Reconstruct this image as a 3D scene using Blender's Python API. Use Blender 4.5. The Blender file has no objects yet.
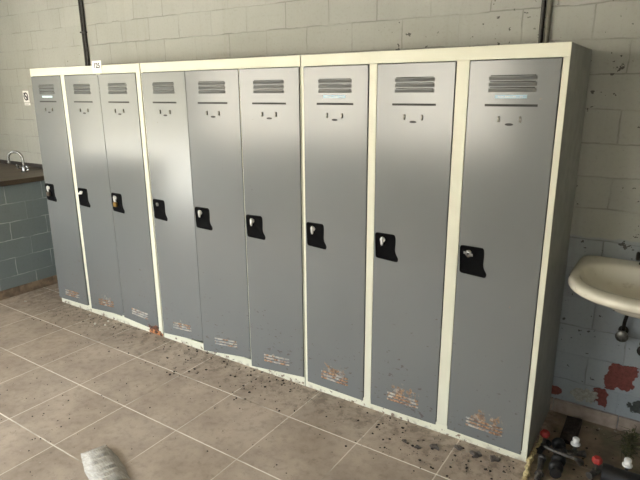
import bpy, bmesh, math, random
from mathutils import Vector, Matrix, noise

scene = bpy.context.scene
col = scene.collection
random.seed(7)
PI = math.pi

# ------------------------------------------------------------------ helpers
class MB:
    """collects shapes and links them as one mesh object"""
    def __init__(s):
        s.bm = bmesh.new()
    def box(s, x0, x1, y0, y1, z0, z1):
        v = [s.bm.verts.new((x, y, z)) for x in (x0, x1) for y in (y0, y1) for z in (z0, z1)]
        for f in ((0, 1, 3, 2), (4, 6, 7, 5), (0, 4, 5, 1), (2, 3, 7, 6), (0, 2, 6, 4), (1, 5, 7, 3)):
            s.bm.faces.new([v[i] for i in f])
        return s
    def ring_loft(s, rings, cap0=True, cap1=True, closed=True):
        R = [[s.bm.verts.new(p) for p in r] for r in rings]
        n = len(R[0])
        for a, b in zip(R[:-1], R[1:]):
            for i in range(n if closed else n - 1):
                j = (i + 1) % n
                s.bm.faces.new((a[i], a[j], b[j], b[i]))
        if cap0: s.bm.faces.new(list(reversed(R[0])))
        if cap1: s.bm.faces.new(R[-1])
        return s
    def tube(s, pts, r, seg=10, cap=True):
        pts = [Vector(p) for p in pts]
        rr = r if isinstance(r, (list, tuple)) else [r] * len(pts)
        rings = []
        t0 = (pts[1] - pts[0]).normalized()
        up = Vector((0, 0, 1)) if abs(t0.z) < .9 else Vector((1, 0, 0))
        n = t0.cross(up).normalized()
        for i, p in enumerate(pts):
            if i == 0: t = pts[1] - pts[0]
            elif i == len(pts) - 1: t = pts[-1] - pts[-2]
            else: t = (pts[i + 1] - pts[i]).normalized() + (pts[i] - pts[i - 1]).normalized()
            t.normalize()
            n = (n - t * n.dot(t)).normalized()
            b = t.cross(n)
            rings.append([p + (n * math.cos(2 * PI * k / seg) + b * math.sin(2 * PI * k / seg)) * rr[i] for k in range(seg)])
        return s.ring_loft(rings, cap, cap)
    def lathe(s, o, axis, prof, seg=16):
        """prof: list of (distance along axis, radius)"""
        o = Vector(o); a = Vector(axis).normalized()
        n = a.cross(Vector((0, 0, 1)) if abs(a.z) < .9 else Vector((1, 0, 0))).normalized()
        b = a.cross(n)
        return s.ring_loft([[o + a * d + (n * math.cos(2 * PI * k / seg) + b * math.sin(2 * PI * k / seg)) * max(r, 1e-4) for k in range(seg)] for d, r in prof])
    def build(s, name, mat, parent=None, warp=None, smooth=40, bevel=0, loc=None, segs=2):
        bmesh.ops.recalc_face_normals(s.bm, faces=s.bm.faces)
        if warp:
            for v in s.bm.verts: v.co = warp(v.co)
        me = bpy.data.meshes.new(name)
        s.bm.to_mesh(me); s.bm.free()
        me.materials.append(mat)
        if smooth:
            for p in me.polygons: p.use_smooth = True
            me.set_sharp_from_angle(angle=math.radians(smooth))
        o = bpy.data.objects.new(name, me)
        col.objects.link(o)
        if parent: o.parent = parent
        if loc: o.location = loc
        if bevel:
            m = o.modifiers.new('bevel', 'BEVEL'); m.width = bevel; m.segments = segs; m.limit_method = 'ANGLE'
            m.harden_normals = False
        return o

def thing(name, label, cat, loc=(0, 0, 0), group=None, rz=0):
    o = bpy.data.objects.new(name, None); col.objects.link(o)
    o.location = loc; o.rotation_euler.z = rz; o.empty_display_size = .1
    return tag(o, label, cat, group)
def tag(o, label, cat, group=None):
    o['label'] = label; o['category'] = cat
    if group: o['group'] = group
    return o
def struct(o):
    o['kind'] = 'structure'; return o

def text_mesh(name, body, size, mat, parent, loc, depth=.0006, rot=(PI / 2, 0, 0)):
    cu = bpy.data.curves.new(name, 'FONT'); cu.body = body; cu.size = size; cu.extrude = depth; cu.offset = .0012
    cu.align_x = 'CENTER'; cu.align_y = 'CENTER'
    tmp = bpy.data.objects.new('tmp', cu); col.objects.link(tmp)
    dg = bpy.context.evaluated_depsgraph_get()
    me = bpy.data.meshes.new_from_object(tmp.evaluated_get(dg))
    bpy.data.objects.remove(tmp); bpy.data.curves.remove(cu)
    me.name = name; me.materials.clear(); me.materials.append(mat)
    o = bpy.data.objects.new(name, me); col.objects.link(o)
    o.parent = parent; o.location = loc; o.rotation_euler = rot
    return o

# ------------------------------------------------------------------ materials
def srgb(r, g, b):
    f = lambda c: ((c / 255 + .055) / 1.055) ** 2.4 if c > 10 else c / 255 / 12.92
    return (f(r), f(g), f(b), 1)
class NT:
    def __init__(s, name):
        s.m = bpy.data.materials.new(name); s.m.use_nodes = True
        s.t = s.m.node_tree; s.b = s.t.nodes['Principled BSDF']
        s.co = s.n('ShaderNodeTexCoord').outputs['Object']
    def n(s, typ, **kw):
        nd = s.t.nodes.new(typ)
        for k, v in kw.items(): setattr(nd, k, v)
        return nd
    def link(s, a, b):
        if hasattr(a, 'is_output') or hasattr(a, 'links'): s.t.links.new(a, b)
        else: b.default_value = a
    def math(s, op, a, b=0.0, c=None):
        nd = s.n('ShaderNodeMath', operation=op)
        s.link(a, nd.inputs[0]); s.link(b, nd.inputs[1])
        if c is not None: s.link(c, nd.inputs[2])
        return nd.outputs[0]
    def mul(s, a, b): return s.math('MULTIPLY', a, b)
    def add(s, a, b): return s.math('ADD', a, b)
    def mx(s, a, b): return s.math('MAXIMUM', a, b)
    def ramp(s, v, lo, hi, a=0.0, b=1.0, smooth=True):
        nd = s.n('ShaderNodeMapRange'); nd.interpolation_type = 'SMOOTHSTEP' if smooth else 'LINEAR'
        s.link(v, nd.inputs[0])
        for i, q in zip((1, 2, 3, 4), (lo, hi, a, b)): s.link(q, nd.inputs[i])
        return nd.outputs[0]
    def noise(s, vec, scale, detail=3, rough=.55, w=None, dist=0):
        nd = s.n('ShaderNodeTexNoise')
        if w is not None:
            nd.noise_dimensions = '4D'; s.link(w, nd.inputs['W'])
        s.link(vec, nd.inputs['Vector']); nd.inputs['Scale'].default_value = scale
        nd.inputs['Detail'].default_value = detail; nd.inputs['Roughness'].default_value = rough
        nd.inputs['Distortion'].default_value = dist
        return nd.outputs[0]
    def mix(s, f, a, b, mode='MIX'):
        nd = s.n('ShaderNodeMix', data_type='RGBA', blend_type=mode)
        s.link(f, nd.inputs[0]); s.link(a, nd.inputs[6]); s.link(b, nd.inputs[7])
        return nd.outputs[2]
    def xyz(s, vec=None):
        nd = s.n('ShaderNodeSeparateXYZ'); s.link(vec or s.co, nd.inputs[0]); return nd.outputs
    def vec(s, x, y, z=0.0):
        nd = s.n('ShaderNodeCombineXYZ')
        for i, q in enumerate((x, y, z)): s.link(q, nd.inputs[i])
        return nd.outputs[0]
    def bump(s, h, strength=.3, dist=.01):
        nd = s.n('ShaderNodeBump'); nd.inputs['Strength'].default_value = strength; nd.inputs['Distance'].default_value = dist
        s.link(h, nd.inputs['Height']); s.link(nd.outputs[0], s.b.inputs['Normal'])
    def set(s, color=None, rough=None, metal=None, spec=None):
        for k, q in (('Base Color', color), ('Roughness', rough), ('Metallic', metal), ('Specular IOR Level', spec)):
            if q is not None: s.link(q, s.b.inputs[k])
        return s
    def box_mask(s, c, x0, x1, z0, z1, soft):
        """soft box in (c.x, c.z)"""
        a = s.mul(s.ramp(c[0], x0 - soft, x0 + soft), s.ramp(c[0], x1 - soft, x1 + soft, 1.0, 0.0))
        b = s.mul(s.ramp(c[2], z0 - soft, z0 + soft), s.ramp(c[2], z1 - soft, z1 + soft, 1.0, 0.0))
        return s.mul(a, b)

def plain(name, color, rough=.5, metal=0, var=.12, scale=30, bump=0, spec=.5):
    t = NT(name)
    nz = t.noise(t.co, scale, 4)
    c2 = tuple(x * (1 - var * 2) for x in color[:3]) + (1,)
    t.set(t.mix(t.ramp(nz, .35, .65), color, c2), rough, metal, spec)
    if bump: t.bump(nz, bump, .004)
    return t.m

def block_wall(name, axis, upper, lower, dado, sx, sz, patches=(), joint=srgb(104, 104, 96)):
    t = NT(name)
    c = t.xyz()
    h = c[0] if axis == 'x' else c[1]
    uv = t.vec(t.add(h, sx), t.add(c[2], sz))
    wob = t.noise(t.co, 9, 3)
    br = t.n('ShaderNodeTexBrick', offset=.5)
    t.link(t.vec(t.add(t.add(h, sx), t.ramp(wob, .3, .7, -.004, .004, False)), t.add(t.add(c[2], sz), t.ramp(wob, .3, .7, .004, -.004, False))), br.inputs['Vector'])
    for k, q in (('Scale', 1), ('Mortar Size', .0042), ('Mortar Smooth', .6), ('Bias', 0), ('Brick Width', .306), ('Row Height', .15)):
        br.inputs[k].default_value = q
    br.inputs['Color1'].default_value = (0, 0, 0, 1); br.inputs['Color2'].default_value = (1, 1, 1, 1)
    br.inputs['Mortar'].default_value = (.5, .5, .5, 1)
    big = t.noise(t.co, 2.2, 4); fine = t.noise(t.co, 60, 4, .7); mid = t.noise(t.co, 11, 4)
    edge = t.add(c[2], t.ramp(mid, .2, .8, -.012, .012, False))
    base = t.mix(t.ramp(edge, dado - .006, dado + .006), lower, upper)
    base = t.mix(.03, base, br.outputs['Color'], 'OVERLAY')
    base = t.mix(t.mul(t.ramp(big, .35, .7), .16), base, srgb(120, 118, 100))
    base = t.mix(t.mul(t.ramp(fine, .5, .8), .18), base, srgb(80, 80, 74))
    # mortar joints: faint paint-filled groove with dark hairline cracks in places
    jc = t.mul(br.outputs['Fac'], t.ramp(t.noise(t.co, 4.5, 4), .42, .60, .08, .50))
    base = t.mix(jc, base, joint)
    # drips: long vertical stains
    st = t.noise(t.vec(t.mul(c[0], 18), t.mul(c[1], 18), t.mul(c[2], .8)), 1, 3)
    base = t.mix(t.mul(t.ramp(st, .52, .75), .10), base, srgb(110, 104, 76))
    # small chips of missing paint
    ch = t.noise(t.vec(t.mul(c[0], 1), t.mul(c[1], 1), t.mul(c[2], 1.25)), 26, 3, .6)
    reg = t.noise(t.co, 2.7, 2)
    zone = t.ramp(h, 1.6, 3.3, -.03, .058) if axis == 'x' else 0.0
    chips = t.ramp(t.add(t.add(ch, t.mul(t.add(reg, -.5), .26)), zone), .735, .75)
    base = t.mix(t.mul(chips, .85), base, srgb(52, 48, 44))
    height = t.add(t.mul(br.outputs['Fac'], -1.0), t.add(t.mul(fine, .25), t.mul(chips, -.35)))
    for (px0, px1, pz0, pz1, th, colr) in patches:
        m = t.box_mask(c, px0, px1, pz0, pz1, .045)
        nn = t.noise(t.co, 13, 5, .62)
        k = t.ramp(t.add(t.mul(m, .5), nn), th, th + .025)
        base = t.mix(k, base, t.mix(t.ramp(fine, .3, .7), colr, tuple(x * .6 for x in colr[:3]) + (1,)))
        height = t.add(height, t.mul(k, -.5))
    t.set(base, t.ramp(fine, .3, .7, .42, .6, False))
    t.bump(height, .4, .004)
    return t.m

def locker_paint():
    t = NT('grey_locker_paint')
    oi = t.n('ShaderNodeObjectInfo')
    w = t.mul(oi.outputs['Random'], 50)
    oc = t.xyz(oi.outputs['Color'])      # x: rust around the low vent, y: rotten right corner
    c = t.xyz()
    fine = t.noise(t.co, 55, 4, .6, w)
    sm = t.noise(t.vec(t.mul(c[0], .8), c[1], t.mul(c[2], 1.6)), 42, 3, .6, w)
    lowness = t.ramp(c[2], .05, .75, .105, .0)
    spots = t.ramp(t.add(t.add(sm, lowness), t.mul(t.add(t.noise(t.co, 5, 2, .5, w), -.5), .12)), .728, .742)
    base = t.mix(t.mul(t.ramp(t.noise(t.co, 3, 4, .5, w), .3, .7), .22), srgb(114, 116, 115), srgb(106, 108, 108))
    base = t.mix(t.mul(spots, .8), base, srgb(58, 46, 40))
    # rust creeping around the low vent
    m = t.box_mask(c, .105, .265, .075, .165, .045)
    r1 = t.noise(t.co, 38, 5, .7, w)
    rust = t.ramp(t.add(r1, t.mul(m, t.add(t.mul(oc[0], .36), -.10))), .70, .745)
    rust = t.mul(rust, t.ramp(oc[0], .02, .1))
    rc = t.mix(t.ramp(t.noise(t.co, 90, 3), .35, .65), srgb(150, 112, 72), srgb(92, 66, 46))
    base = t.mix(t.mul(rust, .85), base, rc)
    # peeled bare metal between the rust
    bare = t.ramp(t.add(t.noise(t.co, 30, 4, .6, t.add(w, 9.0)), t.mul(m, t.mul(oc[0], .2))), .72, .74)
    base = t.mix(t.mul(bare, t.mul(m, .5)), base, srgb(168, 160, 150))
    # rotten lower right corner
    cm = t.mul(t.ramp(c[0], .20, .34), t.ramp(c[2], .012, .05, 1.0, 0.0))
    rot = t.mul(t.mul(t.ramp(t.add(t.noise(t.co, 24, 4, .6), t.mul(cm, .5)), .60, .68), t.ramp(cm, .05, .2)), t.ramp(oc[1], .02, .1))
    base = t.mix(rot, base, t.mix(t.ramp(fine, .4, .6), srgb(40, 24, 18), srgb(96, 52, 30)))
    dmg = t.mx(t.mx(rust, rot), spots)
    rough = t.add(.21, t.mul(dmg, .4))
    t.set(base, rough, 0.0, .72)
    t.bump(t.mul(dmg, -.5), .12, .003)
    return t.m

def pale_louvre():  # mottled grey, paler than the door paint, with rust patches
    t = NT('pale_louvre_paint')
    oc = t.xyz(t.n('ShaderNodeObjectInfo').outputs['Color']); w = t.mul(t.n('ShaderNodeObjectInfo').outputs['Random'], 30)
    base = t.mix(t.ramp(t.noise(t.co, 30, 3, .5, w), .40, .60), srgb(134, 133, 130), srgb(172, 165, 153))
    r = t.ramp(t.add(t.noise(t.co, 22, 4, .6, w), t.mul(oc[0], .14)), .55, .64)
    base = t.mix(t.mul(r, .9), base, t.mix(t.ramp(t.noise(t.co, 90, 3), .4, .6), srgb(164, 120, 78), srgb(96, 66, 46)))
    t.set(base, .5)
    return t.m

def cream_paint():
    t = NT('cream_frame_paint')
    c = t.xyz()
    fine = t.noise(t.co, 60, 4); ch = t.noise(t.co, 34, 4, .6)
    low = t.ramp(c[2], .0, .075, .17, .0)
    base = t.mix(t.mul(t.ramp(t.noise(t.co, 6, 3), .35, .7), .3), srgb(224, 222, 203), srgb(208, 205, 184))
    chips = t.ramp(t.add(ch, low), .74, .76)
    base = t.mix(t.mul(chips, .85), base, t.mix(t.ramp(fine, .4, .6), srgb(78, 56, 44), srgb(120, 84, 58)))
    dirt = t.mul(t.ramp(c[2], .0, .03, .6, .0), t.ramp(t.noise(t.co, 16, 4), .48, .62))
    base = t.mix(dirt, base, srgb(128, 112, 96))
    # rusted foot corner of the left bank
    k = t.box_mask(c, 1.06, 1.20, -.05, .038, .03)
    r = t.ramp(t.add(t.noise(t.co, 22, 4), t.mul(k, .5)), .72, .77)
    base = t.mix(r, base, t.mix(t.ramp(t.noise(t.co, 40, 3), .4, .6), srgb(190, 130, 86), srgb(52, 30, 20)))
    t.set(base, .42); t.bump(t.add(t.mul(fine, .1), t.mul(chips, -.4)), .15, .004)
    return t.m

def floor_mat():
    t = NT('brown_floor_tile')
    c = t.xyz()
    wob = t.noise(t.co, 20, 2)
    br = t.n('ShaderNodeTexBrick', offset=0.0)
    t.link(t.vec(t.add(c[0], -3.316 + .403 * 20), t.add(c[1], .297 + .403 * 20)), br.inputs['Vector'])
    for k, q in (('Scale', 1), ('Mortar Size', .0036), ('Mortar Smooth', .25), ('Bias', 0), ('Brick Width', .403), ('Row Height', .403)):
        br.inputs[k].default_value = q
    br.inputs['Color1'].default_value = (.0, .0, .0, 1); br.inputs['Color2'].default_value = (1, 1, 1, 1); br.inputs['Mortar'].default_value = (.5, .5, .5, 1)
    n1 = t.noise(t.co, 3.2, 5, .6); n2 = t.noise(t.co, 24, 5, .65); n3 = t.noise(t.co, 130, 3, .7)
    base = t.mix(t.ramp(n1, .3, .7), srgb(184, 167, 150), srgb(160, 143, 127))
    base = t.mix(.07, base, br.outputs['Color'], 'OVERLAY')
    base = t.mix(t.mul(t.ramp(n2, .45, .75), .35), base, srgb(112, 98, 84))
    base = t.mix(t.mul(t.ramp(n2, .5, .25), .25), base, srgb(184, 166, 146))
    base = t.mix(t.mul(t.ramp(n3, .58, .75), .4), base, srgb(96, 84, 72))
    def lines(q, wd):
        f = t.math('FRACT', t.math('DIVIDE', q, .403)); d = t.mul(t.math('MINIMUM', f, t.math('SUBTRACT', 1.0, f)), .403)
        return t.ramp(d, wd * .6, wd, 1.0, 0.0)
    gx = lines(t.add(t.add(c[1], .297 + .403 * 20), t.ramp(wob, .3, .7, -.0008, .0008, False)), .0042)
    gy = lines(t.add(t.add(c[0], -3.316 + .403 * 20), t.ramp(wob, .3, .7, -.0008, .0008, False)), .0036)
    gk = t.ramp(t.noise(t.co, 2.1, 4), .32, .54)
    gr = t.mix(gk, srgb(150, 136, 118), srgb(240, 232, 220))
    base = t.mix(t.mul(gy, .9), base, t.mix(gk, srgb(140, 126, 110), srgb(222, 210, 194)))
    base = t.mix(t.mul(gx, .95), base, gr)
    # soil washed against the lockers, dense wet dirt in the bay on the right
    near = t.mul(t.ramp(c[1], -.42, -.02), t.ramp(c[0], 3.7, 3.6, 0.0, 1.0))
    near = t.mul(t.ramp(c[1], -.45, .0), 1.0)
    soil = t.ramp(t.add(t.noise(t.co, 17, 5, .7), t.mul(near, .16)), .60, .74)
    base = t.mix(t.mul(soil, .42), base, srgb(74, 60, 48))
    wx = t.add(c[0], t.ramp(n2, .2, .8, -.05, .05, False))
    wy = t.add(c[1], t.ramp(n2, .2, .8, -.05, .05, False))
    bay = t.mul(t.ramp(wx, 3.60, 3.70), t.ramp(wy, -.25, -.02))
    bc = t.mix(t.ramp(t.noise(t.co, 9, 4), .35, .65), srgb(142, 124, 102), srgb(98, 84, 67))
    bc = t.mix(t.ramp(t.noise(t.co, 5, 4), .52, .68), bc, srgb(104, 102, 74))
    base = t.mix(t.mul(bay, .85), base, bc)
    # white specks of plaster
    sp = t.n('ShaderNodeTexVoronoi'); sp.inputs['Scale'].default_value = 24; t.link(t.co, sp.inputs['Vector'])
    dots = t.mul(t.ramp(sp.outputs['Distance'], .04, .09, 1.0, 0.0), t.ramp(t.noise(t.co, 7, 2), .56, .6))
    base = t.mix(t.mul(dots, .55), base, srgb(205, 198, 186))
    t.set(base, t.ramp(n2, .3, .7, .42, .62, False), 0.0, .45)
    t.bump(t.add(t.mul(t.mx(gx, gy), -.6), t.add(t.mul(n3, .12), t.mul(soil, .25))), .35, .004)
    return t.m

def wood_top():
    t = NT('brown_worktop')
    c = t.xyz()
    g = t.noise(t.vec(t.mul(c[0], 30), t.mul(c[1], 2.5), t.mul(c[2], 30)), 1, 5, .6)
    t.set(t.mix(t.ramp(g, .3, .7), srgb(92, 78, 62), srgb(60, 50, 40)), .5); t.bump(g, .2, .003)
    return t.m

def porcelain():
    t = NT('cream_porcelain')
    c = t.xyz()
    base = t.mix(t.mul(t.ramp(t.noise(t.co, 5, 4), .4, .75), .4), srgb(226, 220, 204), srgb(186, 176, 152))
    base = t.mix(t.mul(t.ramp(t.noise(t.co, 26, 4), .6, .75), .3), base, srgb(150, 134, 104))
    wob = t.noise(t.co, 60, 3)
    def spot(p, r):
        nd = t.n('ShaderNodeVectorMath', operation='DISTANCE'); t.link(t.co, nd.inputs[0]); nd.inputs[1].default_value = p
        return t.ramp(t.add(nd.outputs['Value'], t.ramp(wob, .3, .7, -.002, .002, False)), r * .8, r, 1.0, 0.0)
    for p, r in BASIN_CHIPS:
        base = t.mix(spot(p, r), base, srgb(34, 28, 24))
    t.set(base, .22, 0.0, .5)
    return t.m

def plastic_wrap():
    t = NT('cloudy_plastic')
    n = t.noise(t.vec(t.mul(t.xyz()[0], 1), t.mul(t.xyz()[1], 6), t.xyz()[2]), 30, 3)
    t.set(t.mix(t.ramp(n, .3, .7), srgb(224, 217, 206), srgb(194, 187, 176)), .25)
    t.b.inputs['Transmission Weight'].default_value = .3
    t.b.inputs['IOR'].default_value = 1.2
    t.bump(n, .4, .004)
    return t.m

BASIN_CHIPS = [((3.690, .160, .853), .014), ((3.922, -.004, .857), .017), ((3.915, -.03, .862), .004), ((3.914, -.055, .862), .005), ((3.915, -.08, .856), .005), ((3.912, -.09, .835), .004), ((3.77, .46, .862), .008)]
UP, LOW = srgb(166, 166, 158), srgb(150, 157, 162)
RED = srgb(122, 62, 54)
M = dict(
    wall=block_wall('painted_blockwork', 'x', UP, LOW, .955, -.099, -.043,
        [(3.86, 3.99, .20, .34, .78, RED), (3.60, 3.70, .09, .15, .80, RED), (3.80, 3.90, .09, .19, .83, RED), (3.70, 3.84, .09, .17, .80, srgb(170, 168, 158)), (3.95, 4.1, .1, .2, .84, srgb(70, 74, 70))]),
    sidewall=block_wall('painted_blockwork_side', 'y', UP, LOW, .955, .03, -.043),
    counter=block_wall('blue_grey_blockwork', 'y', UP, srgb(132, 142, 142), 1.3, .085, -.02, (), srgb(236, 240, 238)),
    ceiling=plain('pale_ceiling_paint', srgb(196, 192, 180), .8, 0, .05, 3),
    floor=floor_mat(), locker=locker_paint(), louvre=pale_louvre(), cream=cream_paint(),
    side=plain('grey_side_paint', srgb(150, 151, 145), .42, 0, .10, 14),
    dark=plain('dark_gap', srgb(22, 21, 20), .7),
    black=plain('black_plastic', srgb(11, 11, 12), .75, 0, .1, spec=.08),
    chrome=plain('chrome', srgb(150, 150, 148), .22, 1, .08, 40),
    steel=plain('tarnished_steel', srgb(120, 118, 112), .4, .9, .2, 60),
    brass=plain('brass', srgb(190, 150, 84), .3, 1, .1, 50),
    bronze=plain('dull_padlock', srgb(120, 108, 92), .4, .8, .1, 50),
    blue=plain('pale_blue_tape', srgb(178, 206, 222), .5, 0, .05),
    white=plain('white_plastic', srgb(232, 230, 226), .4, 0, .04),
    paper=plain('white_paper', srgb(244, 243, 238), .7, 0, .02),
    ink=plain('dark_ink', srgb(42, 38, 46), .6, 0, .05),
    grey_ink=plain('grey_ink', srgb(150, 146, 150), .6, 0, .05),
    pipe=plain('dark_conduit', srgb(46, 42, 38), .5, 0, .2, 40),
    greypipe=plain('grey_conduit', srgb(120, 116, 104), .5, 0, .15, 40),
    skirt=plain('pinkish_skirting_tile', srgb(168, 152, 140), .45, 0, .16, 16),
    skirt2=plain('brown_skirting_tile', srgb(156, 134, 112), .5, 0, .22, 14),
    top=wood_top(), strip=plain('dark_upstand', srgb(50, 44, 40), .6),
    basin=porcelain(), plastic=plastic_wrap(),
    tap=plain('blackened_tap', srgb(48, 44, 38), .4, .6, .2, 60),
    red=plain('red_handle', srgb(168, 50, 44), .45, 0, .12, 40),
    rubber=plain('black_rubber', srgb(26, 25, 25), .5, 0, .2, 40),
    lead=plain('dull_grey_pipe', srgb(92, 88, 84), .5, .4, .2, 60),
    foam=plain('yellow_foam', srgb(216, 196, 146), .85, 0, .22, 60, .5),
    board=plain('muddy_board', srgb(92, 78, 56), .8, 0, .25, 30, .6),
    soil=plain('dark_soil', srgb(62, 50, 42), .9, 0, .25, 120),
    leaf=plain('grey_dead_leaf', srgb(104, 94, 86), .8, 0, .25, 60),
    flake=plain('white_paint_flake', srgb(214, 208, 198), .7, 0, .08, 60),
    weed=plain('dead_weed', srgb(86, 86, 54), .8, 0, .25, 60),
    rubble=plain('pale_rubble', srgb(176, 168, 152), .85, 0, .2, 60),
    ground=plain('outdoor_concrete', srgb(214, 207, 192), .85, 0, .08, 2),
    yard=plain('dark_added_wall', srgb(142, 138, 124), .9, 0, .1, 2),
    added_pale=plain('pale_added_wall', srgb(222, 214, 200), .9, 0, .1, 2),
    frame=plain('white_window_frame', srgb(212, 212, 206), .4, 0, .05),
    frame2=plain('grey_door_frame', srgb(120, 124, 126), .4, 0, .05),
)

# ------------------------------------------------------------------ room
WY = .515                     # back wall plane
XL, XR, YF, ZC = -1.74, 5.4, -4.3, 2.75
def wall_with_holes(name, mat, axis, plane, thick, a0, a1, z0, z1, holes):
    """wall in the (axis, z) plane made of boxes around rectangular holes"""
    mb = MB()
    xs = sorted({a0, a1} | {h[0] for h in holes} | {h[1] for h in holes})
    for s, e in zip(xs[:-1], xs[1:]):
        zs = [(z0, z1)]
        for h in holes:
            if h[0] <= s and h[1] >= e:
                out = []
                for q in zs:
                    if h[2] > q[0]: out.append((q[0], h[2]))
                    if h[3] < q[1]: out.append((h[3], q[1]))
                zs = out
        for q in zs:
            if axis == 'x': mb.box(s, e, plane, plane + thick, q[0], q[1])
            else: mb.box(plane, plane + thick, s, e, q[0], q[1])
    bmesh.ops.remove_doubles(mb.bm, verts=mb.bm.verts, dist=1e-5)
    return struct(mb.build(name, mat, smooth=0))
struct(MB().box(XL - .2, XR + .2, YF - .2, WY + .2, -.12, 0).build('floor', M['floor'], smooth=0))
struct(MB().box(XL - .2, XR + .2, YF - .2, WY + .2, ZC, ZC + .12).build('ceiling', M['ceiling'], smooth=0))
wall_with_holes('wall_back', M['wall'], 'x', WY, .2, XL - .2, XR + .2, 0, ZC, [])
WIN = [(-1.35, .55, .92, 2.35), (.70, 2.25, .92, 2.35), (3.5, 4.3, .92, 1.8)]  # third opening is unseen, added to light the right bay
DOOR = (-3.95, -1.45, 0, 2.25)
wall_with_holes('wall_front', M['wall'], 'x', YF - .2, .2, XL - .2, XR + .2, 0, ZC, WIN)
wall_with_holes('wall_left', M['sidewall'], 'y', XL - .2, .2, YF, WY, 0, ZC, [DOOR])
wall_with_holes('wall_right', M['sidewall'], 'y', XR, .2, YF, WY, 0, ZC, [])
for i, (x0, x1, z0, z1) in enumerate(WIN):
    mb = MB(); f = .05; y0, y1 = YF - .14, YF - .07
    mb.box(x0, x1, y0, y1, z0, z0 + f).box(x0, x1, y0, y1, z1 - f, z1)
    mb.box(x0, x0 + f, y0, y1, z0 + f, z1 - f).box(x1 - f, x1, y0, y1, z0 + f, z1 - f)
    xm = (x0 + x1) / 2; mb.box(xm - .03, xm + .03, y0, y1, z0 + f, z1 - f)
    struct(mb.build('window_%d' % (i + 1), M['frame'], smooth=0))
mb = MB(); y0, y1, z0, z1 = DOOR; f = .06
mb.box(XL - .15, XL - .05, y0, y0 + f, 0, z1).box(XL - .15, XL - .05, y1 - f, y1, 0, z1).box(XL - .15, XL - .05, y0 + f, y1 - f, z1 - f, z1)
struct(mb.build('door_1', M['frame2'], smooth=0))
struct(MB().box(-60, 60, -60, 60, -.32, -.14).build('ground', M['ground'], smooth=0))
struct(MB().box(-13.4, -13, -17.6, 10, -.14, 5.0).build('added_wall_left', M['yard'], smooth=0))  # unseen wall added to dim the low sky mirrored in the doors
struct(MB().box(-13, 14, -18, -17.6, -.14, 4.0).build('added_wall_front', M['added_pale'], smooth=0))  # unseen pale wall added for the glow mirrored high on the doors
# tiled skirting on the back wall, right of the lockers
mb = MB()
x = 3.64 - .30
while x < XR - .01:
    mb.box(max(x + .0015, 3.50), min(x + .2985, XR), WY - .016, WY, .0, .074); x += .30
struct(mb.build('baseboard_back', M['skirt'], smooth=0, bevel=.003))

# ------------------------------------------------------------------ lockers
HT = 1.80; DEP = .49
units = [
    dict(x0=0.0, x1=1.206, posts=[(.372, .412), (.772, .812)], lab='leftmost bank of three tall grey lockers with the white number tag on its cream header',
         doors=[(.012, .370, .049, .051, .003, .0, .020, .010), (.418, .793, .040, .064, 0, 0, .009, 0), (.796, 1.165, .052, .030, .0, 0, 0, 0)]),
    dict(x0=1.215, x1=2.402, posts=[(1.598, 1.635), (2.0, 2.036)], lab='middle bank of three tall grey lockers with its right two doors slightly ajar',
         doors=[(1.221, 1.596, .034, .066, 0, 0, 0, 0), (1.635, 2.001, .031, .063, .034, .001, .035, .001), (2.036, 2.396, .036, .055, .034, .001, .034, .001)]),
    dict(x0=2.407, x1=3.627, posts=[(2.787, 2.826), (3.195, 3.249)], lab='rightmost bank of three tall grey lockers beside the wash basin',
         doors=[(2.423, 2.783, .037, .033, 0, 0, 0, 0), (2.829, 3.192, .031, .037, 0, 0, 0, 0), (3.252, 3.600, .036, .031, 0, 0, 0, 0)]),
]
RUST = [.55, .66, .42, .46, .42, .50, .92, 1.0, .85]
LABELS = {0, 6, 8}
KNOB = ['drop', 'wing', 'drop', 'none', 'drop', 'drop', 'drop', 'drop', 'disc']

def rounded(pts, r, n=4):
    """round the corners of a polygon"""
    out = []; N = len(pts)
    for i in range(N):
        p = Vector(pts[i]); a = Vector(pts[i - 1]); b = Vector(pts[(i + 1) % N])
        da, db = (a - p), (b - p)
        q = min(r, da.length * .45, db.length * .45)
        p0, p1 = p + da.normalized() * q, p + db.normalized() * q
        for k in range(n + 1):
            t = k / n
            out.append(p0 * (1 - t) ** 2 + p * 2 * t * (1 - t) + p1 * t * t)
    return out

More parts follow.
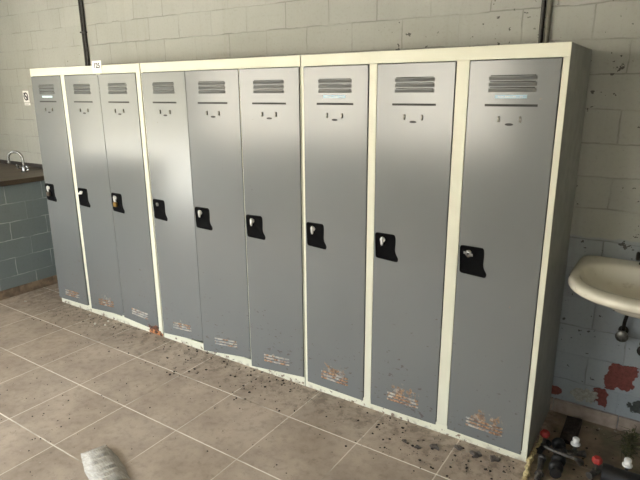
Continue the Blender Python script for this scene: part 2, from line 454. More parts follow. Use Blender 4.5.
def make_door(root, idx, xl, xr, zbl, zbr, eTL, eTR, eBL, eBR):
    ZT = 1.745; w = xr - xl; h = ZT - min(zbl, zbr); z0 = min(zbl, zbr)
    def warp(co):
        u = co.x / w; v = co.z / h
        zl = (zbl * (1 - u) + zbr * u) - z0          # sagging lower edge
        e = (eBL * (1 - u) + eBR * u) * (1 - v) + (eTL * (1 - u) + eTR * u) * v
        return Vector((co.x, co.y - e, co.z + zl * max(0, 1 - v * 4)))
    mb = MB()
    nx, nz = 3, 8
    for yy in (-.003, .015):
        for i in range(nx):
            for j in range(nz):
                q = [mb.bm.verts.new((w * (i + a) / nx, yy, h * (j + b) / nz)) for a, b in ((0, 0), (1, 0), (1, 1), (0, 1))]
                mb.bm.faces.new(q)
    def side(pts):
        for a, b in zip(pts[:-1], pts[1:]):
            mb.bm.faces.new([mb.bm.verts.new(p) for p in ((a[0], -.003, a[1]), (b[0], -.003, b[1]), (b[0], .015, b[1]), (a[0], .015, a[1]))])
    side([(w * i / nx, 0) for i in range(nx + 1)]); side([(w * i / nx, h) for i in range(nx + 1)])
    side([(0, h * j / nz) for j in range(nz + 1)]); side([(w, h * j / nz) for j in range(nz + 1)])
    bmesh.ops.remove_doubles(mb.bm, verts=mb.bm.verts, dist=1e-5)
    d = mb.build('door', M['locker'], root, warp, smooth=30, bevel=.002, loc=(xl, 0, z0))
    d.color = (RUST[idx], 1.0 if idx == 2 else 0.0, 0, 1)
    Z = lambda z: z - z0
    cx = w / 2
    def sub(mb, name, mat, **kw):
        o = mb.build(name, mat, d, warp, **kw); o.color = (RUST[idx] * (1 if 'low' in kw.get('tagx', '') else 1), 0, 0, 1); return o
    # pressed louvres above and below: rain-hood section, closed ends
    def louvres(zs, wd, hh, out, flip=False):
        m = MB()
        for z in zs:
            prof = [(0, hh), (-out * .55, hh * .55), (-out, 0.0012), (-out, 0), (0, 0)]
            if flip: prof = [(0, 0), (-out * .55, hh * .45), (-out, hh - .0012), (-out, hh), (0, hh)]
            a = [Vector((cx - wd / 2 - .004, -.003 + y * .15, z + q)) for y, q in prof]
            b = [Vector((cx - wd / 2 + .004, -.003 + y, z + q)) for y, q in prof]
            c2 = [Vector((cx + wd / 2 - .004, -.003 + y, z + q)) for y, q in prof]
            e = [Vector((cx + wd / 2 + .004, -.003 + y * .15, z + q)) for y, q in prof]
            m.ring_loft([a, b, c2, e])
        return m
    sub(louvres([Z(1.668), Z(1.645), Z(1.622)], .178, .015, .0095, True), 'vent', M['locker'], smooth=25)
    sub(louvres([Z(.128), Z(.110), Z(.092)], .165, .0075, .006), 'vent', M['louvre'], smooth=25)
    m = MB()
    for z in (1.668, 1.645, 1.622): m.box(cx - .087, cx + .087, -.0036, -.003, Z(z) + .0155, Z(z) + .0195)
    sub(m, 'vent_gap', M['dark'], smooth=0)
    m = MB()
    for z in (.128, .110, .092): m.box(cx - .080, cx + .080, -.0036, -.003, Z(z) - .004, Z(z))
    sub(m, 'vent_gap', M['dark'], smooth=0)
    sub(MB().box(cx - .103, cx + .103, -.0038, -.002, Z(1.567), Z(1.576)), 'card_slot', M['dark'], smooth=0)
    for s in (-1, 1):
        m = MB()
        m.ring_loft([[Vector((cx + s * .042 + sx * .004, -.003 - dy, Z(1.517) + sz * q)) for sx, q in ((-1, .012), (1, .012), (1, -.012), (-1, -.012))] for dy, sz in ((0, 1), (.004, .9), (.006, .4))])
        sub(m, 'card_hook', M['steel'], smooth=0)
    m = MB(); m.ring_loft([[Vector((cx + math.cos(t) * .017, -.003 - dy, Z(1.497) + math.sin(t) * .005)) for t in [2 * PI * k / 14 for k in range(14)]] for dy in (0, .0008)])
    sub(m, 'hook_hole', M['dark'], smooth=0)
    if idx in LABELS:
        lb = sub(MB().box(cx - .064, cx + .060, -.0045, -.0025, Z(1.5985), Z(1.6115)), 'name_strip', M['blue'], smooth=0)
        lb['label'] = 'pale blue name strip'
        m = MB(); rnd = random.Random(idx + 3)
        x = cx - .052; m.box(cx - .052, cx + .046, -.0046, -.0044, Z(1.602), Z(1.603))
        while x < cx + .046:
            q = rnd.uniform(.002, .006)
            if rnd.random() < .8: m.box(x, x + q, -.0049, -.0044, Z(1.6025), Z(1.6025) + rnd.uniform(.003, .006))
            x += q + .0022
        m.build('lettering_marks', M['white'], lb, warp, smooth=0)
    # black lock pocket: raised rim, sunken dish, flared lower right corner
    out2 = [(-.001, 0.130), (.106, .130), (.109, .100), (.107, .052), (.112, .034), (.126, .014), (.121, -.004), (.004, .003)]
    out2 = rounded([(x - 0, z) for x, z in out2], .014)
    px, pz = .007, Z(.842)
    cen = Vector((.052, .068))
    ring = lambda k, y: [Vector((px + (cen.x + (p.x - cen.x) * k), y, pz + (cen.y + (p.y - cen.y) * k))) for p in out2]
    m = MB(); m.ring_loft([ring(1, -.0025), ring(.995, -.005), ring(.97, -.0065), ring(.93, -.0065), ring(.89, -.0045), ring(.86, -.0035)])
    pk = sub(m, 'lock_pocket', M['black'], smooth=50)
    kx, kz = px + .042, pz + .098
    m = MB()
    k = KNOB[idx]
    if k == 'drop':
        m.lathe((kx, -.005, kz), (0, -1, 0), [(0, .013), (.005, .013), (.006, .010)], 18)
        m.ring_loft([[Vector((kx + math.sin(t) * a * (.8 + .2 * math.cos(t)) , -.010 - dy, kz - .003 + math.cos(t) * b - .006 * (math.cos(t) < -.5))) for t in [2 * PI * q / 18 for q in range(18)]] for a, b, dy in ((.010, .019, 0), (.010, .019, .006), (.006, .014, .010))])
    elif k == 'wing':
        m.lathe((kx - .004, -.005, kz), (0, -1, 0), [(0, .012), (.007, .012), (.009, .008)], 18)
        m.ring_loft([[Vector((kx + q * .022, -.011 - dy, kz + s * .006 + q * .008)) for q, s in ((-1, -1), (1, -1), (1, 1), (-1, 1))] for dy in (0, .008)])
    elif k == 'disc':
        m.lathe((kx, -.005, kz), (0, -1, 0), [(0, .016), (.006, .016), (.009, .012), (.011, .005)], 20)
        m.ring_loft([[Vector((kx + q * .021, -.010 - dy, kz - q * .004 + s * .006)) for q, s in ((-1, -1), (1, -1), (1, 1), (-1, 1))] for dy in (0, .006)])
    if k == 'none':
        m.lathe((kx, -.005, kz), (0, -1, 0), [(0, .012), (.004, .012), (.005, .004)], 18)
        kn = sub(m, 'lock_cylinder', M['steel'], smooth=40)
    else:
        kn = sub(m, 'lock_knob', M['chrome'] if k == 'disc' else M['white'], smooth=40)
    return d, warp, (xl + kx, z0 + kz)

spots = []
di = 0
for u in units:
    root = thing('locker_bank', u['lab'], 'locker', (u['x0'], 0, 0), 'banks of grey steel lockers')
    X0, X1 = u['x0'], u['x1']
    def place(o):
        o.location = Vector(o.location) - Vector((X0, 0, 0)); return o
    m = MB()
    ft = .007
    m.box(X0, X1, 0, ft, 1.748, HT)
    m.box(X0, X1, 0, ft, 0, .050)
    ps = [(X0, X0 + .016)] + u['posts'] + [(u['doors'][2][1] + .003, X1)]
    for a, b in ps: m.box(a, b, 0, ft, .050, 1.748)
    place(m.build('frame', M['cream'], root, smooth=0, bevel=.0015))['label'] = 'cream painted front frame'
    m = MB()
    t = .004
    m.box(X0, X0 + t, ft, DEP, .01, HT - .002).box(X1 - t, X1, ft, DEP, .01, HT - .002)
    m.box(X0 + t, X1 - t, ft, DEP, HT - .006, HT - .002).box(X0 + t, X1 - t, DEP - t, DEP, .01, HT - .006).box(X0 + t, X1 - t, ft, DEP - t, .028, .034)
    for a, b in u['posts']: m.box((a + b) / 2 - .002, (a + b) / 2 + .002, ft, DEP - t, .034, HT - .006)
    place(m.build('body', M['side'], root, smooth=0))
    for dd in u['doors']:
        d, wp, kpos = make_door(root, di, *dd)
        place(d); spots.append((kpos, d)); di += 1
    if X0 == 0:
        tg = place(MB().box(.748, .842, -.0035, -.0012, 1.752, 1.829).build('number_tag', M['paper'], root, smooth=0))
        tg['label'] = 'white paper tag printed 125'
        tx = text_mesh('lettering', '125', .044, M['ink'], tg, (.796, -.0038, 1.797))
        m = MB()
        for k in range(3): m.box(.775 + .002 * k, .820 - .003 * k, -.0039, -.0034, 1.765 + k * .005, 1.7665 + k * .005)
        m.build('fine_print', M['grey_ink'], tg, smooth=0)

# padlocks hanging in the pockets of the first and third doors
for i, mat, lab in ((0, 'bronze', 'dull bronze padlock in the lock pocket of the leftmost locker door'), (2, 'brass', 'shiny brass padlock in the lock pocket of the third locker door from the left')):
    (x, z), d = spots[i]
    e = .012 if i == 0 else 0
    r = thing('padlock', lab, 'padlock', (x + .006, -.0125 - e, z - .060))
    pts = rounded([(-.017, 0), (.017, 0), (.017, .030), (-.017, .030)], .005)
    MB().ring_loft([[Vector((p.x * k, y, p.y * k + .015 * (1 - k))) for p in pts] for k, y in ((.9, .006), (1, .004), (1, -.007), (.9, -.009))]).build('lock_body', M[mat], r)
    MB().tube([(math.cos(t) * .010, 0, .030 + math.sin(t) * .018) for t in [PI * k / 10 for k in range(11)]], .0028, 8).build('shackle', M['chrome'], r)

# ------------------------------------------------------------------ wall fittings
def conduit(name, lab, specs, clips):
    r = thing(name, lab, 'pipe', (specs[0][0], WY, 1.5))
    for x, rad, mat in specs:
        o = MB().tube([(x, WY - rad, 0), (x, WY - rad, ZC)], rad, 12).build('pipe', M[mat], r); o.location = (-specs[0][0], -WY, -1.5)
    for z in clips:
        x0 = min(s[0] for s in specs) - .014; x1 = max(s[0] for s in specs) + .014
        o = MB().box(x0, x1, WY - .026, WY, z - .006, z + .006).build('clip', M['pipe'], r, smooth=0, bevel=.002); o.location = (-specs[0][0], -WY, -1.5)
conduit('conduit_run', 'pair of thin dark conduits clipped to the wall above the leftmost lockers', [(-.062, .0095, 'pipe'), (-.030, .0105, 'pipe')], [2.09])
conduit('conduit_run', 'dark and grey conduit pair rising up the wall behind the rightmost locker', [(3.402, .010, 'pipe'), (3.428, .012, 'greypipe')], [2.35])
# small prohibition sticker on the wall over the counter
r = thing('sign', 'small white sticker with a black slashed circle on the wall above the counter', 'sign', (-1.028, WY - .001, 1.59))
MB().box(-.046, .046, -.003, 0, -.040, .062).build('plate', M['paper'], r, smooth=0)
seg = 28
MB().ring_loft([[Vector((math.cos(t) * rr, y, .012 + math.sin(t) * rr)) for t in [2 * PI * k / seg for k in range(seg)]] for rr, y in ((.036, -.003), (.036, -.0042), (.024, -.0042), (.024, -.003))], False, False).build('ring_mark', M['ink'], r, smooth=0)
m = MB(); v = [Vector((a * .030 + s * .006 * .7, y, .012 - a * .030 + s * .006 * .7)) for y in (-.003, -.0044) for a, s in ((-1, -1), (-1, 1), (1, 1), (1, -1))]
m.ring_loft([v[:4], v[4:]]).build('slash_mark', M['ink'], r, smooth=0)
m = MB(); m.box(-.018, .018, -.0042, -.003, .006, .014).box(.004, .018, -.0042, -.003, -.008, .006); m.build('tap_mark', M['ink'], r, smooth=0)
MB().box(-.038, .052, -.003, 0, -.066, -.045).build('caption_plate', M['paper'], r, smooth=0)
MB().box(-.028, .030, -.0038, -.003, -.058, -.053).build('caption', M['grey_ink'], r, smooth=0)

# ------------------------------------------------------------------ counter on the left
cx1 = -.462
r = thing('sink_counter', 'blue grey blockwork counter with brown worktop in the left corner', 'counter', (-1.1, -.6, 0))
off = (1.1, .6, 0)
def at(o, root): o.location = -Vector(root.location); return o
at(MB().box(XL + .005, cx1, -2.0 + .4, WY - .004, 0, .918).build('block_base', M['counter'], r, smooth=0), r)
at(MB().box(XL + .005, cx1 + .024, -1.62, WY - .004, .918, .958).build('worktop', M['top'], r, smooth=0, bevel=.004), r)
at(MB().box(XL + .005, cx1 + .024, WY - .020, WY - .004, .958, .994).build('upstand', M['strip'], r, smooth=0, bevel=.002), r)
m = MB(); y = -1.6
while y < WY - .05:
    m.box(cx1, cx1 + .012, y + .0015, min(y + .2985, WY - .005), 0, .074); y += .30
at(m.build('skirting', M['skirt2'], r, smooth=0, bevel=.002), r)
# gooseneck tap
T = Vector((-.815, .285, .958))
r = thing('mixer_tap', 'chrome gooseneck mixer tap with two cross handles on the brown worktop', 'tap', T)
MB().lathe((0, 0, 0), (0, 0, 1), [(0, .028), (.006, .028), (.010, .018), (.045, .016), (.05, .012)]).build('tap_body', M['chrome'], r)
arc = [(0, 0, .045), (0, 0, .10)] + [(-.06 + .06 * math.cos(t), -.03 * (1 - math.cos(t)), .115 + .062 * math.sin(t)) for t in [PI * k / 12 for k in range(1, 12)]] + [(-.122, -.06, .098), (-.123, -.06, .078)]
sp = MB().tube(arc, [.0095] * (len(arc) - 2) + [.011, .012], 12).build('spout', M['chrome'], r)
for s in (-1, 1):
    MB().tube([(s * .014, 0, .028), (s * .070, -.01, .034)], .009, 10).build('tap_arm', M['chrome'], r)
    o = MB()
    c = Vector((s * .080, -.012, .042))
    for a in (0, PI / 2): o.tube([c + Vector((math.cos(a + .6) * .02, 0, math.sin(a + .6) * .02)), c - Vector((math.cos(a + .6) * .02, 0, math.sin(a + .6) * .02))], .005, 8)
    o.lathe(c - Vector((s * .010, 0, 0)), (s, 0, 0), [(0, .009), (.018, .010), (.022, .006)], 12)
    o.build('tap_handle', M['chrome'], r)
m = MB(); m.lathe((0, 0, 0), (0, 0, 1), [(0, .022), (.004, .026), (.030, .027), (.034, .025), (.034, .022), (.010, .020)], 16)
tag(m.build('soap_dish', M['white'], loc=(-.80, .015, .958)), 'small white dish on the worktop at the left edge of the picture', 'dish')

# ------------------------------------------------------------------ wash basin on the right
BX, BYB = 3.985, WY
def bring(hw, front, back, z, n=64, p=2.25, eb=11.0):
    if z < .8 or back < .45: eb = 3.0
    """D-shaped ring: straight back, superelliptic front"""
    out = []
    cy = .215 if front < .2 else .25
    for k in range(n):
        t = 2 * PI * k / n
        c, s = math.cos(t), math.sin(t)
        e = p if s < 0 else eb
        x = abs(c) ** (2 / e) * (1 if c >= 0 else -1) * hw
        y = abs(s) ** (2 / e) * (1 if s >= 0 else -1)
        yy = cy + y * ((back - cy) if y > 0 else (cy - front))
        out.append(Vector((BX + x, yy, z + .010)))
    return out
root = thing('wash_basin', 'cream porcelain wash basin fixed to the wall at the right edge', 'wash basin', (BX, BYB, .80))
rings = [bring(.09, .20, .45, .690), bring(.13, .16, .49, .725), bring(.19, .10, .508, .765), bring(.245, .02, .514, .795), bring(.283, -.055, .515, .812), bring(.299, -.086, .515, .822),
         bring(.302, -.098, .515, .838), bring(.299, -.096, .513, .852), bring(.290, -.082, .509, .861), bring(.276, -.050, .500, .863), bring(.264, -.020, .420, .861), bring(.257, -.006, .408, .854),
         bring(.250, .008, .400, .835), bring(.225, .050, .385, .795), bring(.165, .11, .35, .758), bring(.05, .21, .28, .748)]
o = MB().ring_loft(rings).build('basin', M['basin'], root, smooth=60); at(o, root)
sm = o.modifiers.new('sub', 'SUBSURF'); sm.levels = 1; sm.render_levels = 1
at(MB().lathe((BX, .25, .7565), (0, 0, 1), [(0, .024), (.004, .024), (.005, .018)]).build('drain', M['chrome'], root), root)
at(MB().tube([(BX + .08, .27, .66), (BX + .08, .27, .56), (BX + .09, .30, .50), (BX + .09, .36, .49), (BX + .09, .40, .53), (BX + .09, WY - .002, .54)], .019, 14).build('waste_pipe', M['tap'], root), root)
# stop valves under the basin
for i, (vx, vz) in enumerate(((3.905, .525), (4.000, .475))):
    V = lambda x, y, z: (vx + x, WY - .002 + y, vz + z)
    vb = at(MB().lathe(V(0, 0, 0), (0, -1, 0), [(0, .022), (.005, .022), (.007, .010), (.04, .010), (.045, .013), (.06, .013)]).build('stop_valve', M['tap'], root), root)
    q = MB().tube([V(0, -.052, 0), V(.002, -.054, .06), V(.012, -.06, .12), V(.02, -.075, .152 if i == 0 else .18)], .008, 10).build('supply_pipe', M['tap'], vb); q.location = (0, 0, 0)
    m = MB(); m.lathe(V(0, -.06, -.004), (0, -1, 0), [(0, .010), (.008, .010), (.010, .027), (.020, .028), (.026, .020), (.028, .008)], 14); m.build('hand_wheel', M['steel'] if i == 0 else M['tap'], vb)
# black tap at the back of the basin
root = thing('basin_tap', 'blackened tap on the back ledge of the wash basin', 'tap', (3.952, .462, .872))
MB().lathe((0, 0, 0), (0, 0, 1), [(0, .026), (.008, .024), (.012, .015), (.05, .014), (.055, .018), (.07, .016)]).build('tap_body', M['tap'], root)
MB().tube([(0, -.005, .035), (0, -.05, .045), (0, -.09, .040), (0, -.105, .025)], [.012, .011, .010, .010], 12).build('spout', M['tap'], root)
MB().lathe((-.008, -.004, .036), (-1, 0, 0), [(0, .009), (.012, .009), (.014, .020), (.028, .021), (.032, .015)], 16).build('tap_handle', M['tap'], root)
# ------------------------------------------------------------------ plumbing scrap on the floor beside the rightmost locker
G = 'scrap plumbing on the floor'
def valve(name, lab, loc, rz, knob, body='rubber', hgt=.07):
    root = thing(name, lab, 'valve', loc, None, rz)
    MB().tube([(-.045, 0, .018), (-.03, 0, .018), (-.03, 0, .018001), (.03, 0, .018), (.045, 0, .018)], [.016, .016, .013, .013, .017], 12).build('valve_body', M[body], root)
    MB().lathe((0, 0, .016), (0, 0, 1), [(0, .015), (.014, .015), (.018, .008), (hgt - .024, .008)], 12).build('valve_stem', M['steel'], root)
    if knob == 'red':
        m = MB(); rings = []
        for d, rr in ((0, .014), (.003, .019), (.020, .020), (.027, .015), (.028, .005)):
            rings.append([Vector((math.cos(t) * rr * (1 + .09 * math.cos(6 * t)), math.sin(t) * rr * (1 + .09 * math.cos(6 * t)), hgt - .010 + d)) for t in [2 * PI * k / 30 for k in range(30)]])
        k = m.ring_loft(rings).build('valve_knob', M['red'], root)
        k['label'] = 'red hand wheel'
    else:
        k = MB().lathe((0, 0, hgt - .012), (0, 0, 1), [(0, .020), (.006, .021), (.010, .014), (.018, .012), (.021, .015), (.031, .015), (.036, .009)], 18).build('valve_knob', M['white'], root)
        k['label'] = 'white plastic knob'
    return root
valve('scrap_valve', 'red handled valve lying close against the side of the rightmost locker', (3.672, .135, .0), 1.3, 'red', hgt=.085)
valve('scrap_valve', 'white knobbed valve lying behind the ribbed black hose', (3.800, .165, 0), .4, 'white', 'lead', .075)
valve('scrap_valve', 'red handled valve left of the fat black pipe at the bottom right edge', (3.900, .075, 0), 1.1, 'red', 'lead', .075)
valve('scrap_valve', 'white knobbed valve behind the fat black pipe at the bottom right edge', (4.012, .105, 0), .2, 'white', 'rubber', .090)
# ribbed black hose
m = MB(); pts, rr = [], []
for k in range(41):
    t = k / 40
    pts.append((3.724 + .045 * t + .01 * math.sin(t * 5), .185 - .24 * t, .034)); rr.append(.024 + .006 * math.copysign(1, math.sin(t * 2 * PI * 4)) * min(1, abs(math.sin(t * 2 * PI * 4)) * 2.2))
m.tube(pts, rr, 16)
tag(m.build('ribbed_hose', M['rubber'], smooth=60), 'ribbed black drain hose lying on the dirty floor right of the lockers', 'hose')
# bent grey lever pipe
m = MB(); m.tube([(3.690, .055, .075), (3.730, .040, .078), (3.815, .035, .078), (3.828, .040, .072), (3.832, .075, .045), (3.834, .11, .018)], [.007, .007, .008, .010, .014, .016], 10)
tag(m.build('bent_pipe', M['lead'], smooth=60), 'bent dull grey pipe lying across the ribbed black hose', 'pipe')
m = MB(); m.tube([(3.683, .04, .014), (3.694, -.04, .014), (3.70, -.12, .014)], [.014, .012, .014], 10)
m.lathe((3.683, .06, .016), (.1, -1, 0), [(0, .010), (.004, .018), (.02, .018), (.024, .012)], 8)
m.lathe((3.696, -.055, .014), (.1, -1, 0), [(0, .012), (.002, .019), (.018, .019), (.02, .012)], 6)
tag(m.build('pipe_fitting', M['lead'], smooth=30), 'dull grey threaded pipe between the yellow foam and the ribbed hose', 'pipe')
# fat black pipe
root = thing('drain_pipe', 'fat black drain pipe lying at the bottom right edge of the floor', 'pipe', (3.995, .045, .0))
MB().tube([(-.068, 0, .044), (.20, .01, .044)], .040, 24).build('pipe_barrel', M['rubber'], root)
MB().tube([(-.070, 0, .044), (-.030, .0015, .044)], .0440, 24).build('collar', M['rubber'], root)
# crumbly yellow foam strip along the locker foot
m = MB(); pts, rr = [], []; rnd = random.Random(4)
for k in range(46):
    t = k / 45
    pts.append((3.646 + .006 * math.sin(t * 9) + rnd.uniform(-.002, .002), .235 - .40 * t, .012 + rnd.uniform(0, .003))); rr.append(.0105 + rnd.uniform(-.003, .0035))
m.tube(pts, rr, 9)
for v in m.bm.verts: v.co += Vector([rnd.uniform(-.0025, .0025) for _ in range(3)])
for v in m.bm.verts: v.co.z = max(.0005, v.co.z)
tag(m.build('foam_strip', M['foam'], smooth=25), 'crumbly yellowish foam strip lying along the foot of the rightmost locker', 'foam strip')
# muddy broken board against the skirting
m = MB(); m.box(3.722, 3.790, .245, .470, .001, .020); m.box(3.730, 3.780, .300, .330, .020, .028).box(3.732, 3.776, .39, .42, .020, .027)
for v in m.bm.verts: v.co += Vector((rnd.uniform(-.006, .006), rnd.uniform(-.008, .008), 0))
tag(m.build('broken_board', M['soil'], smooth=0, bevel=.004), 'muddy broken board lying on the floor by the skirting', 'board')
# dried weed
root = thing('dead_weed', 'dead greenish weed against the skirting under the wash basin', 'weed', (4.005, .40, 0))
m = MB(); rnd = random.Random(5)
for k in range(26):
    a = rnd.uniform(0, 2 * PI); L = rnd.uniform(.08, .20)
    p0 = Vector((rnd.uniform(-.015, .015), rnd.uniform(-.10, .05), .002))
    p1 = p0 + Vector((math.cos(a) * .3, math.sin(a) * .5 - .2, .5)) * L * .6
    p2 = p1 + Vector((math.cos(a + .5) * .6, math.sin(a + .5) * .6 - .3, -.05)) * L * .6
    m.tube([p0, p1, p2], [.0022, .0018, .0006], 5)
m.build('stem', M['weed'], root)
m = MB()
for k in range(60):
    c = Vector((rnd.uniform(-.03, .03), rnd.uniform(-.12, .07), rnd.uniform(.008, .055))); a = rnd.uniform(0, PI); q = rnd.uniform(.009, .020)
    d1 = Vector((math.cos(a), math.sin(a), rnd.uniform(-.5, .5))) * q; d2 = Vector((-math.sin(a), math.cos(a), rnd.uniform(-.4, .4))) * q * .4
    up = Vector((0, 0, .0015))
    m.ring_loft([[c - d1, c + d2, c + d1, c - d2], [c - d1 * .9 + up, c + d2 * .8 + up, c + d1 * .9 + up, c - d2 * .8 + up]])
lf = m.build('leaves', M['weed'], root, smooth=0)

# ------------------------------------------------------------------ litter on the floor
def flake_mesh(mb, c, r, rnd, flat=.35, n=6):
    a0 = rnd.uniform(0, 2 * PI)
    ang = [a0 + 2 * PI * (k + rnd.uniform(-.3, .3)) / n for k in range(n)]
    rad = [r * rnd.uniform(.55, 1.15) for _ in range(n)]
    tilt = Vector((rnd.uniform(-.3, .3), rnd.uniform(-.3, .3)))
    lo = [Vector((c[0] + math.cos(a) * q, c[1] + math.sin(a) * q, c[2])) for a, q in zip(ang, rad)]
    hi = [Vector((c[0] + math.cos(a) * q * .75, c[1] + math.sin(a) * q * .75, c[2] + r * flat * (1 + tilt.x * math.cos(a) * 2 + tilt.y * math.sin(a) * 2))) for a, q in zip(ang, rad)]
    mb.ring_loft([lo, hi])
rnd = random.Random(11)
m = MB()
def clump(n, x0, x1, y0, y1, r0, r1, edge=False):
    for _ in range(n):
        x = rnd.uniform(x0, x1); y = y1 - (y1 - y0) * (rnd.random() ** 2 if edge else rnd.random())
        r = r0 + (r1 - r0) * rnd.random() ** 3
        flake_mesh(m, (x, y, .0004), r, rnd, .45, rnd.choice((5, 6, 7)))
clump(330, -.05, 3.6, -.36, -.012, .0015, .0075, True)
clump(230, 1.45, 2.45, -.34, -.012, .0015, .009, True)
clump(90, .2, 1.1, -.20, -.015, .0015, .008)
clump(150, 2.9, 3.62, -.30, -.012, .002, .009)
clump(300, -.3, 3.2, -1.3, -.3, .0012, .0050)
clump(120, .8, 1.7, -1.2, -.5, .0012, .006)
clump(160, 3.66, 4.3, -.2, .48, .0015, .008)
o = tag(m.build('floor_dirt', M['soil'], smooth=0), 'dark crumbs of dirt scattered over the tiles along the locker feet', 'dirt'); o['kind'] = 'stuff'
m = MB()
clump(46, 3.69, 4.3, .40, .49, .002, .010)
clump(40, 3.3, 3.62, -.2, -.012, .002, .007)
o = tag(m.build('rubble_crumbs', M['rubble'], smooth=0), 'pale plaster crumbs scattered along the skirting and the locker corner', 'crumbs'); o['kind'] = 'stuff'

def leaf(lab, x, y, r, seed):
    rn = random.Random(seed); mb = MB()
    n = 9; a0 = rn.uniform(0, PI)
    top, bot = [], []
    ringsT = []
    for lev, (q, z) in enumerate(((1.0, .001), (1.06, .35), (.8, .62), (.35, .5))):
        ring = []
        for k in range(n):
            a = a0 + 2 * PI * k / n
            f = (1 + .35 * math.sin(3 * a + seed)) * (1 if k % 2 else .8)
            ring.append(Vector((math.cos(a) * r * q * f, math.sin(a) * r * q * f * .65, r * z * rn.uniform(.55, 1.2) + .0005)))
        ringsT.append(ring)
    mb.ring_loft(ringsT)
    return tag(mb.build('dead_leaf', M['leaf'], smooth=20, loc=(x, y, 0)), lab, 'leaf', 'dead leaves by the locker foot')
P2 = [(3.17, -.17, .016, 'crumpled grey dead leaf lying across the grout line near the rightmost locker'),
      (3.24, -.125, .024, 'larger grey dead leaf on the tile just right of the grout line'),
      (3.10, -.16, .014, 'small grey dead leaf left of the grout line near the wide locker post'),
      (3.335, -.07, .020, 'grey dead leaf close under the foot of the rightmost locker door'),
      (3.42, -.075, .028, 'biggest grey dead leaf in the litter under the rightmost locker door'),
      (3.50, -.06, .026, 'grey dead leaf beside the right corner of the lockers')]
for i, (x, y, q, lab) in enumerate(P2): leaf(lab, x, y, q, i + 2)
FL = [(.62, -.13, .011, 'white paint flake on the tile, left of two under the second locker door'), (.70, -.10, .011, 'white paint flake on the tile, right of two under the second locker door'),
      (.44, -.045, .010, 'white paint flake nearest the foot of the first locker door'), (.66, -.045, .009, 'white paint flake against the foot of the second locker door'),
      (-.25, -.16, .011, 'white paint flake on the floor in front of the blockwork counter')]
for i, (x, y, q, lab) in enumerate(FL):
    mb = MB(); flake_mesh(mb, (0, 0, .0003), q, random.Random(i + 40), .6, 7)
    tag(mb.build('paint_flake', M['flake'], smooth=0, loc=(x, y, 0)), lab, 'paint flake', 'white paint flakes on the floor')

# crumpled clear plastic sheet in the foreground: domed, ridged across
rn = random.Random(9)
NU, NV = 22, 26
A = Vector((1.905, -1.022)); ax = Vector((.95, -.33)).normalized(); side = Vector((-ax.y, ax.x))
def shell(u, v, lift):
    L = .30 * v
    wv = (.056 + .024 * min(1, v * 2.2)) * (1 - .10 * v)
    s = (u - .5) * 2
    hgt = .042 * min(1, (v / .22)) ** .6 * (1 - abs(s) ** 2.6) * (1 - .35 * v)
    hgt += (.0050 * math.sin(v * 60 + s * 1.5) + .004 * noise.noise(Vector((u * 5, v * 7, 3)))) * (1 - abs(s) ** 3) * min(1, v * 6)
    p = A + ax * (L + .012 * noise.noise(Vector((u * 3, v * 2, 1))) - .018 * abs(s) ** 2 * (1 - v)) + side * (s * wv + .006 * noise.noise(Vector((u * 2, v * 5, 8))))
    return Vector((p.x, p.y, max(.0008, hgt + .001) + lift))
mb = MB()
g = [[mb.bm.verts.new(shell(i / NU, j / NV, .0012)) for i in range(NU + 1)] for j in range(NV + 1)]
b = [[mb.bm.verts.new(shell(i / NU, j / NV, -.0005)) for i in range(NU + 1)] for j in range(NV + 1)]
for j in range(NV):
    for i in range(NU):
        mb.bm.faces.new((g[j][i], g[j][i + 1], g[j + 1][i + 1], g[j + 1][i])); mb.bm.faces.new((b[j][i], b[j + 1][i], b[j + 1][i + 1], b[j][i + 1]))
def skirt_(seq):
    for (p, q), (r_, s_) in seq: mb.bm.faces.new((p, q, s_, r_))
skirt_([((g[0][i], g[0][i + 1]), (b[0][i], b[0][i + 1])) for i in range(NU)]); skirt_([((g[NV][i + 1], g[NV][i]), (b[NV][i + 1], b[NV][i])) for i in range(NU)])
skirt_([((g[j + 1][0], g[j][0]), (b[j + 1][0], b[j][0])) for j in range(NV)]); skirt_([((g[j][NU], g[j + 1][NU]), (b[j][NU], b[j + 1][NU])) for j in range(NV)])
tag(mb.build('plastic_wrapper', M['plastic'], smooth=50), 'crumpled cloudy plastic wrapper lying on the tiles in the foreground', 'wrapper')

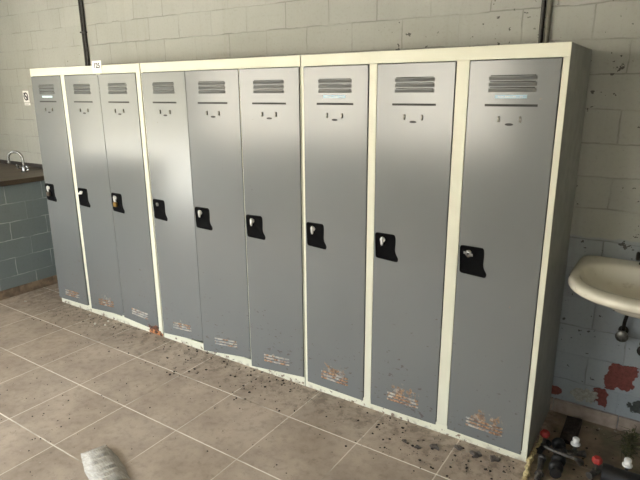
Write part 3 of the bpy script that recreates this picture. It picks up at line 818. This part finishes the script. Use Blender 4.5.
# ------------------------------------------------------------------ light: overcast daylight through the windows and the doorway
w = bpy.data.worlds.new('overcast_sky'); scene.world = w; w.use_nodes = True
nt = w.node_tree; bg = nt.nodes['Background']
tc = nt.nodes.new('ShaderNodeTexCoord'); sx = nt.nodes.new('ShaderNodeSeparateXYZ'); mr = nt.nodes.new('ShaderNodeMapRange'); mixn = nt.nodes.new('ShaderNodeMix'); mixn.data_type = 'RGBA'
nt.links.new(tc.outputs['Generated'], sx.inputs[0]); nt.links.new(sx.outputs['Z'], mr.inputs[0]); mr.inputs[1].default_value = 0; mr.inputs[2].default_value = .7
nt.links.new(mr.outputs[0], mixn.inputs[0]); mixn.inputs[6].default_value = (.94, .96, .96, 1); mixn.inputs[7].default_value = (.78, .89, 1.0, 1)
nt.links.new(mixn.outputs[2], bg.inputs[0]); bg.inputs[1].default_value = 10.0
def portal(name, loc, rot, sx_, sy_):
    l = bpy.data.lights.new(name, 'AREA'); l.shape = 'RECTANGLE'; l.size = sx_; l.size_y = sy_; l.cycles.is_portal = True
    o = bpy.data.objects.new(name, l); col.objects.link(o); o.location = loc; o.rotation_euler = rot
for i, (x0, x1, z0, z1) in enumerate(WIN): portal('window_daylight', ((x0 + x1) / 2, YF - .2, (z0 + z1) / 2), (PI / 2, 0, 0), x1 - x0, z1 - z0)
portal('doorway_daylight', (XL - .2, (DOOR[0] + DOOR[1]) / 2, DOOR[3] / 2), (PI / 2, 0, -PI / 2), DOOR[1] - DOOR[0], DOOR[3])

sun = bpy.data.lights.new('hazy_sun', 'SUN'); sun.energy = 26; sun.angle = math.radians(8); sun.color = (1, .975, .95)
so = bpy.data.objects.new('hazy_sun', sun); col.objects.link(so); so.location = (6, 8, 12)
so.rotation_euler = Vector((-.45, -.62, -1.0)).to_track_quat('-Z', 'Y').to_euler()

# ------------------------------------------------------------------ camera
cam = bpy.data.cameras.new('camera'); co = bpy.data.objects.new('camera', cam); col.objects.link(co)
a, b, c = math.radians(33.6356), math.radians(-15.28301), math.radians(-.36505)
right = Vector((math.cos(a), math.sin(a), 0)); f0 = Vector((-math.sin(a), math.cos(a), 0)); up0 = Vector((0, 0, 1))
fw = f0 * math.cos(b) + up0 * math.sin(b); up = up0 * math.cos(b) - f0 * math.sin(b)
r2 = right * math.cos(c) + up * math.sin(c); u2 = up * math.cos(c) - right * math.sin(c)
co.matrix_world = Matrix(((r2.x, u2.x, -fw.x, 4.0236), (r2.y, u2.y, -fw.y, -2.2717), (r2.z, u2.z, -fw.z, 1.6295), (0, 0, 0, 1)))
cam.sensor_width = 36; cam.lens = 36 * 543.69 / 640; cam.clip_start = .02
scene.camera = co
vs = scene.view_settings
vs.view_transform = 'Standard'; vs.look = 'None'; vs.gamma = 1; vs.use_curve_mapping = False; vs.exposure = .72
scene.cycles.max_bounces = 10; scene.cycles.diffuse_bounces = 6
